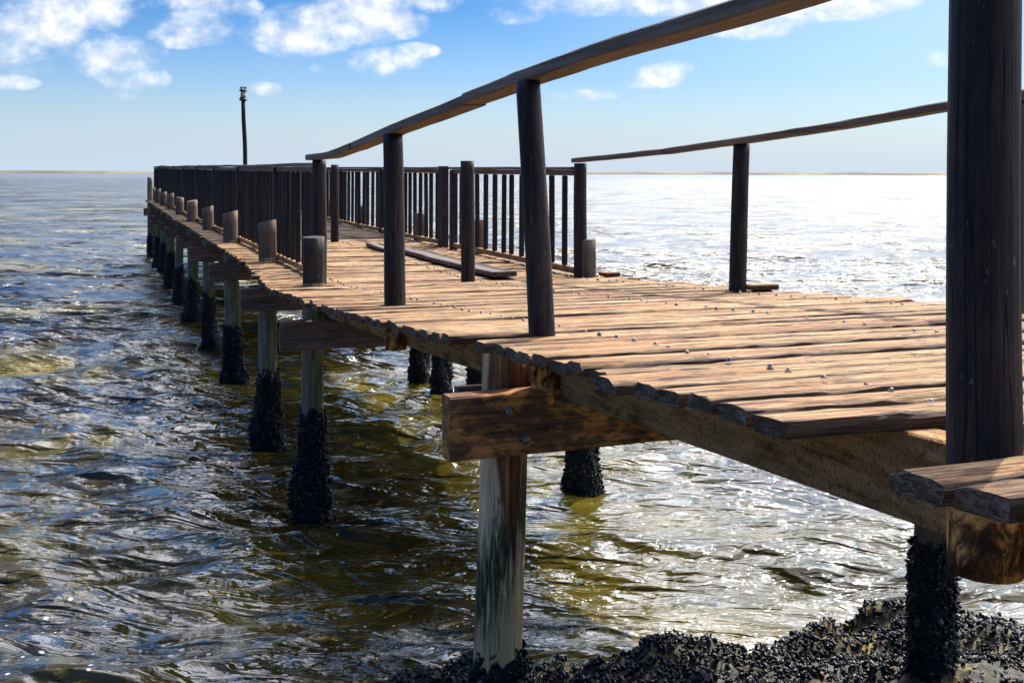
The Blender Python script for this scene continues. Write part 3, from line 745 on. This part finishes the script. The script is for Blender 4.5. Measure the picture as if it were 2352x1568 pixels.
# ------------------------------------------------------------------ slatted railings of the level part
def slat_fence(x, panels, label, seed, cap, slant=0.0):
    base = (x, panels[0][0], deck(panels[0][0])); t = empty('slatted_railing', base)
    tag(t, label, 'railing', 'slatted railings of the level deck')
    def put(mb, name, m, loc):
        o = mb.build(name, m, None, False, loc); o.parent = t; o.location = Vector(loc)-Vector(base); return o
    r_ = random.Random(seed)
    sh = lambda y_: -max(0, y_-11)*slant
    zt = lambda y_: EYE + float(np.interp(y_, cap[0], cap[1]))
    slat_me = None
    for (a, b, post_a) in panels:
        # top plank, rail beneath it, bottom rail
        mb = MB(); timber_y(mb, x-.058, x+.058, [(q, zt(q)) for q in np.linspace(a-.03, b+.03, 9)], .032, seed+a, .5, .003); mb.v = [(q[0]+sh(q[1]), q[1], q[2]) for q in mb.v]; put(mb, 'top_plank', M['rail'], (x, (a+b)/2, zt((a+b)/2)))
        mb = MB(); timber_y(mb, x-.022, x+.022, [(q, zt(q)-.034) for q in np.linspace(a, b, 9)], .052, seed+a+1, .5, .002); mb.v = [(q[0]+sh(q[1]), q[1], q[2]) for q in mb.v]; put(mb, 'top_rail', M['rail'], (x, (a+b)/2, zt((a+b)/2)))
        mb = MB(); timber_y(mb, x-.028, x+.028, [(q, deck(q)+.085) for q in np.linspace(a, b, 5)], .06, seed+a+2, .5, .002); mb.v = [(q[0]+sh(q[1]), q[1], q[2]) for q in mb.v]; put(mb, 'bottom_rail', M['stringer'], (x, (a+b)/2, deck(a)))
        # post at the panel's near end
        for yy in post_a:
            mb = MB(); mb.box(x-.045, x+.045, yy-.045, yy+.045, deck(yy)-.04, zt(yy)-.04 if len(post_a) < 2 else zt(yy)+.012, 0, .006); mb.v = [(q[0]+sh(yy), q[1], q[2]) for q in mb.v]; put(mb, 'post', M['post'], (x, yy, deck(yy)))
        q = a+.26
        while q < b-.16:
            if slat_me is None:
                mb = MB(); mb.box(-.026, .026, -.024, .024, 0, 1.0, 0, .008); o = put(mb, 'slat', M['slat'], (0, 0, 0)); slat_me = o.data
            else: o = bpy.data.objects.new('slat', slat_me); COL.objects.link(o); o.parent = t
            zb = deck(q)+.086; hh = zt(q)-.087-zb
            o.location = Vector((x+sh(q)+r_.uniform(-.004, .004), q, zb))-Vector(base); o.scale = (1, r_.uniform(.9, 1.15), hh)
            o.rotation_euler = (r_.uniform(-.012, .012), r_.uniform(-.008, .008), r_.uniform(-.25, .25))
            q += r_.choice((.30, .33, .36, .27))*r_.uniform(.94, 1.06)
    return t
def split(a, b, st): return [(st[i], st[i+1]) for i in range(len(st)-1)]
lst = [10.35, 13.0, 16.6, 20.2, 23.8, 27.6, 31.2, 34.5, 38.0, 41.6]
slat_fence(1.83, [(a+.06, b-.06, [b]) for a, b in split(0, 0, lst)], 'left slatted railing, seen end-on as a dark wall behind the row of pile heads', 3,
           ([10, 11, 14.5, 19.6, 26, 33, 36, 40], [.083, .086, .088, .11, .135, .15, .185, .175]), .0078)
rst = [10.2, 14.25]; rst2 = [14.85, 18.3, 21.9, 25.5, 29.0, 32.6, 36.3, 41.5]
slat_fence(4.25, [(10.12, 14.22, [14.2])]+[(14.72, 18.28, [14.62, 14.75])]+[(a+.06, b-.06, [a]) for a, b in split(0, 0, rst2[1:])],
           'right slatted railing on the water side, sea showing between its slats', 8, ([10, 14, 20, 40], [.055, .068, .09, .15]))

# ------------------------------------------------------------------ free-standing posts in the middle of the deck
for (x, y_, r, h, lab) in ((3.085, 9.85, .064, 1.095, 'lone dark round post standing mid-deck beside the near end of the loose plank'),
                           (3.09, 16.25, .06, 1.105, 'thinner lone dark post farther along the deck, beyond the loose plank')):
    mb = MB(); pole(mb, (x, y_, deck(y_)-.1), (x-.004, y_, deck(y_)+h), r, r*.95, x*7+y_, 22, 16, .004)
    o = mb.build('post', M['post'], None, False, (x, y_, deck(y_)))
    o.data.polygons.foreach_set('use_smooth', [len(p_.vertices) == 4 for p_ in o.data.polygons])
    tag(o, lab, 'post', 'lone posts in the middle of the deck')

# loose planks lying on the deck
def loose(x0, x1, ya, yb, th, seed, name, label, z_off, ang=0, m='rail'):
    mb = MB()
    timber_y(mb, x0, x1, [(q, deck(q)+z_off+th+.004*math.sin(q*1.4)) for q in np.linspace(ya, yb, 10)], th, seed, .2, .005)
    yc = (ya+yb)/2; o = mb.build(name, M[m], None, False, ((x0+x1)/2, yc, deck(yc))); o.rotation_euler.z = ang
    return tag(o, label, 'plank')
M['plank'] = wood('loose_plank_wood', ((.03,.02,.014), (.09,.06,.04), (.18,.13,.085)), 'Y', .9, .9, .75, .004, (.10,.065,.045))
loose(3.36, 3.60, 10.0, 14.55, .045, 31, 'loose_plank', 'long grey plank lying along the deck beside the lone post', .022, R(.3), 'plank')
loose(3.25, 3.36, 13.6, 14.95, .04, 33, 'loose_plank', 'short dark batten at the far end of the long loose plank', .012, R(0), 'plank')

# short plank ends sticking out at the right-hand posts
def offcut(x0, x1, y0, y1, label, seed):
    z = deck((y0+y1)/2); mb = MB(); mb.box(x0, x1, y0, y1, z+.012, z+.052, 0, .008)
    o = mb.build('plank_offcut', M['deck'], None, False, ((x0+x1)/2, (y0+y1)/2, z)); tag(o, label, 'plank')
offcut(4.30, 4.52, 7.0, 7.12, 'short board end against the foot of the middle right handrail post', 1)
offcut(4.40, 4.56, 9.75, 9.9, 'small board end beside the pile head at the corner of the right railing', 2)

# ------------------------------------------------------------------ beacon on a pole at the far end
t = empty('light_beacon', (4.36, 38.9, deck(38.9))); tag(t, 'tall thin pole topped by a small yellow and black lantern on the seaward end', 'beacon')
def bput(mb, name, m, smooth=True):
    o = mb.build(name, m, None, smooth, (4.36, 38.9, deck(38.9))); o.parent = t; o.location = (0, 0, 0); return o
bx, by = 4.36, 38.9
mb = MB(); pole(mb, (bx+.06, by, deck(38.9)-.2), (bx-.06, by, EYE+2.38), .078, .066, 5, 14, 12, .01); bput(mb, 'pole', M['post'])
tx = bx-.065
def lathe(mb, prof, cx, cy, seg=16):
    vs = []; fs = []
    for (r, z) in prof:
        for a in range(seg): vs.append((cx+r*math.cos(2*math.pi*a/seg), cy+r*math.sin(2*math.pi*a/seg), z))
    for i in range(len(prof)-1):
        for a in range(seg): q = i*seg+a; q2 = i*seg+(a+1) % seg; fs.append((q, q2, q2+seg, q+seg))
    fs.append(tuple(range(seg))); fs.append(tuple((len(prof)-1)*seg+a for a in range(seg)))
    mb.add(vs, fs)
z0 = EYE+2.38
mb = MB(); lathe(mb, [(.07, z0-.02), (.13, z0+.0), (.135, z0+.05), (.11, z0+.07), (.11, z0+.11)], tx, by); bput(mb, 'collar', M['black'], False)
mb = MB(); lathe(mb, [(.085, z0+.11), (.095, z0+.16), (.08, z0+.24), (.09, z0+.30)], tx, by); bput(mb, 'lantern_body', M['yellow'], False)
mb = MB(); lathe(mb, [(.125, z0+.30), (.13, z0+.34), (.10, z0+.36)], tx, by)
for a in range(6):
    an = a*math.pi/3; mb.box(tx+.095*math.cos(an)-.012, tx+.095*math.cos(an)+.012, by+.095*math.sin(an)-.012, by+.095*math.sin(an)+.012, z0+.362, z0+.43, 0, .003)
lathe(mb, [(.11, z0+.432), (.115, z0+.45), (.05, z0+.465)], tx, by); bput(mb, 'lantern_cage', M['black'], False)

# plank lying on the far right railing
mb = MB(); mb.box(4.02, 4.34, 27.6, 30.4, EYE+.165, EYE+.20, 0, .005)
tag(mb.build('loose_plank', M['plank'], None, False, (4.25, 29, EYE+.14)), 'dark plank lying on top of the far right railing', 'plank')

# ------------------------------------------------------------------ shore rock with mussels
def cam2w(Xc, Z): return Xc*math.cos(YAW)+Z*math.sin(YAW), -Xc*math.sin(YAW)+Z*math.cos(YAW)
def fbm(x, y, z=0, o=4):
    s_ = 0; a = 1
    for i in range(o): s_ += a*nz(x, y, z+i*7); x *= 2.03; y *= 2.03; a *= .5
    return s_
def rock_h(Xc, Z):
    crest = float(np.interp(Xc, [-2.5, -1.1, -.5, .45, 1.1, 1.9, 2.4, 4, 7], [-.9, .02, .13, .18, .19, .25, .31, .29, .29]))
    edge = 6.95 + .28*fbm(Xc*.9, 3.3, 1) + float(np.interp(Xc, [-1.5, -.5, .5, 3, 5], [-.6, -.1, .05, .05, .25]))
    t = (edge-Z)
    fall = -1.0 if t < -.7 else (0 if t > .12 else (t-.12)/.82*1.0)
    h = crest + fall*.8
    if t > 0: h += min(t, 2.0)*.07
    h += .10*fbm(Xc*1.6, Z*1.6, 5) + .11*abs(fbm(Xc*3.2, Z*3.2, 9, 3)) + .05*nz(Xc*9, Z*9, 3) - .09
    return h
nx_, nz_ = 260, 150
xs = np.linspace(-3.2, 7.2, nx_); zs = np.linspace(1.5, 8.4, nz_)
H = np.array([[rock_h(a, b) for a in xs] for b in zs])
V = np.array([[(*cam2w(a, b), H[j, i]) for i, a in enumerate(xs)] for j, b in enumerate(zs)]).reshape(-1, 3)
ii, jj = np.meshgrid(np.arange(nx_-1), np.arange(nz_-1)); q = (jj*nx_+ii).ravel()
me = np_mesh('rock', V, np.stack([q, q+1, q+1+nx_, q+nx_], 1), [M['rock']])
rock = bpy.data.objects.new('shore_rock', me); COL.objects.link(rock); tag(rock, kind='structure')
# mussels on the rock
P_ = []; N_ = []; sz = []
while len(P_) < 21000:
    Xc = random.uniform(-1.4, 4.6); Z = random.uniform(5.0, 7.6)
    if abs(Xc/Z) > .5: continue
    h = rock_h(Xc, Z)
    if h < -.16: continue
    cov_ = fbm(Xc*1.7+9, Z*1.9, 2, 3)
    bare = .02 + (.34 if (Xc > 2.0 and Z < 6.2) else (.10 if Xc > 1.2 and Z < 6.0 else -.25))
    if cov_ < -.36+bare*.9 and random.random() < .93: continue
    e = .04; gx = (rock_h(Xc+e, Z)-h)/e; gz = (rock_h(Xc, Z+e)-h)/e
    nw = cam2w(-gx, -gz); nv = np.array([nw[0], nw[1], 1.0]); nv /= np.linalg.norm(nv)
    wx, wy = cam2w(Xc, Z); P_.append(np.array([wx, wy, h])+nv*random.uniform(-.004, .016)); N_.append(nv); sz.append(.009+.02*random.random()**1.4)
mv, mf, tn = mussel_cloud(np.array(P_), np.array(N_), np.array(sz), .55)
me = np_mesh('mussels', mv, mf, [M['mussel']], None, tn)
mo = bpy.data.objects.new('mussels', me); COL.objects.link(mo); tag(mo, 'dense bed of blue-black mussels covering the shore rock', 'mussels', kind='stuff')

# ------------------------------------------------------------------ water
def water():
    rr = [.5, 1.2, 2.0, 3.0, 4.0]; r = 4.6
    while r < 6500:
        rr.append(r); r += max(.017, r*r/3000.0)*(1 if r < 400 else 2.5)
    rr = np.array(rr)
    fine = np.linspace(-R(34), R(40), 1150); coarse = np.linspace(R(40), 2*math.pi-R(34), 90)[1:-1]
    th = np.concatenate([fine, coarse]) + YAW
    RR, TT = np.meshgrid(rr, th, indexing='ij')
    X = RR*np.sin(TT); Y = RR*np.cos(TT); Zh = np.zeros_like(X); DX = np.zeros_like(X); DYy = np.zeros_like(X)
    dr = np.gradient(rr)[:, None]*np.ones_like(TT)*.45 + RR*(R(74)/1150)*.3
    g = np.random.default_rng(5)
    NW = 110
    lam = np.exp(g.uniform(np.log(.16), np.log(4.2), NW))
    wind = math.pi + YAW*.3 + .25       # travel direction measured clockwise from +Y (towards the shore)
    for L in lam:
        a_ = wind + g.normal()*.48
        kx, ky = math.sin(a_)*2*math.pi/L, math.cos(a_)*2*math.pi/L
        slope = .044*(1.0 if L < 2.2 else .6)*(1.0 if L > .35 else .75)*g.uniform(.7, 1.3)
        amp = slope*L/(2*math.pi)
        att = np.clip((L/(dr*2.4))-.6, 0, 1)
        ph = kx*X+ky*Y+g.uniform(0, 6.28)
        env = 1.0 if L < 2.4 else .55
        amp *= env
        Zh += amp*np.cos(ph)*att
        s_ = amp*np.sin(ph)*att*1.0
        DX -= s_*math.sin(a_); DYy -= s_*math.cos(a_)
    grp = 1+.2*np.sin(X*.35+Y*.21+1)*np.sin(Y*.27-X*.13)
    fade = np.clip((RR-1)/3, 0, 1)
    inside = 1.0
    V = np.stack([X+DX*grp*fade*.9, Y+DYy*grp*fade*.9, Zh*grp*fade], -1).reshape(-1, 3)
    nr_, nt = X.shape
    i, j = np.meshgrid(np.arange(nr_-1), np.arange(nt), indexing='ij'); j2 = (j+1) % nt
    Fq = np.stack([i*nt+j, i*nt+j2, (i+1)*nt+j2, (i+1)*nt+j], -1).reshape(-1, 4)[:, ::-1]
    me = np_mesh('water', V, Fq, [M['water']])
    o = bpy.data.objects.new('water', me); COL.objects.link(o); tag(o, kind='structure')
water()
# sea bed, one sheet to the horizon
mb = MB(); mb.add([(-9000, -9000, -3), (9000, -9000, -3), (9000, 9000, -3), (-9000, 9000, -3)], [(0, 1, 2, 3)])
tag(mb.build('sea_bed', M['bed'], recalc=False), kind='structure')

# far low sand spit
def spit(a0, a1, dist, hfun, name):
    vs = []; fs = []; n_ = 120
    for i in range(n_+1):
        a = YAW+a0+(a1-a0)*i/n_; h = hfun(i/n_)
        for (d, z) in ((dist, -.5), (dist+15, h*.5), (dist+60, h), (dist+300, h*.9), (dist+400, -.5)):
            vs.append((d*math.sin(a), d*math.cos(a), z))
    for i in range(n_):
        for j in range(4): q_ = i*5+j; fs.append((q_, q_+5, q_+6, q_+1))
    mb = MB(); mb.add(vs, fs); o = mb.build(name, M['sand']); tag(o, kind='structure'); return o
spit(R(-40), R(46), 1700, lambda t: 4.0+1.1*t+.8*nz(t*7)+.25*nz(t*40), 'sand_spit')
print('objects', len(bpy.data.objects))
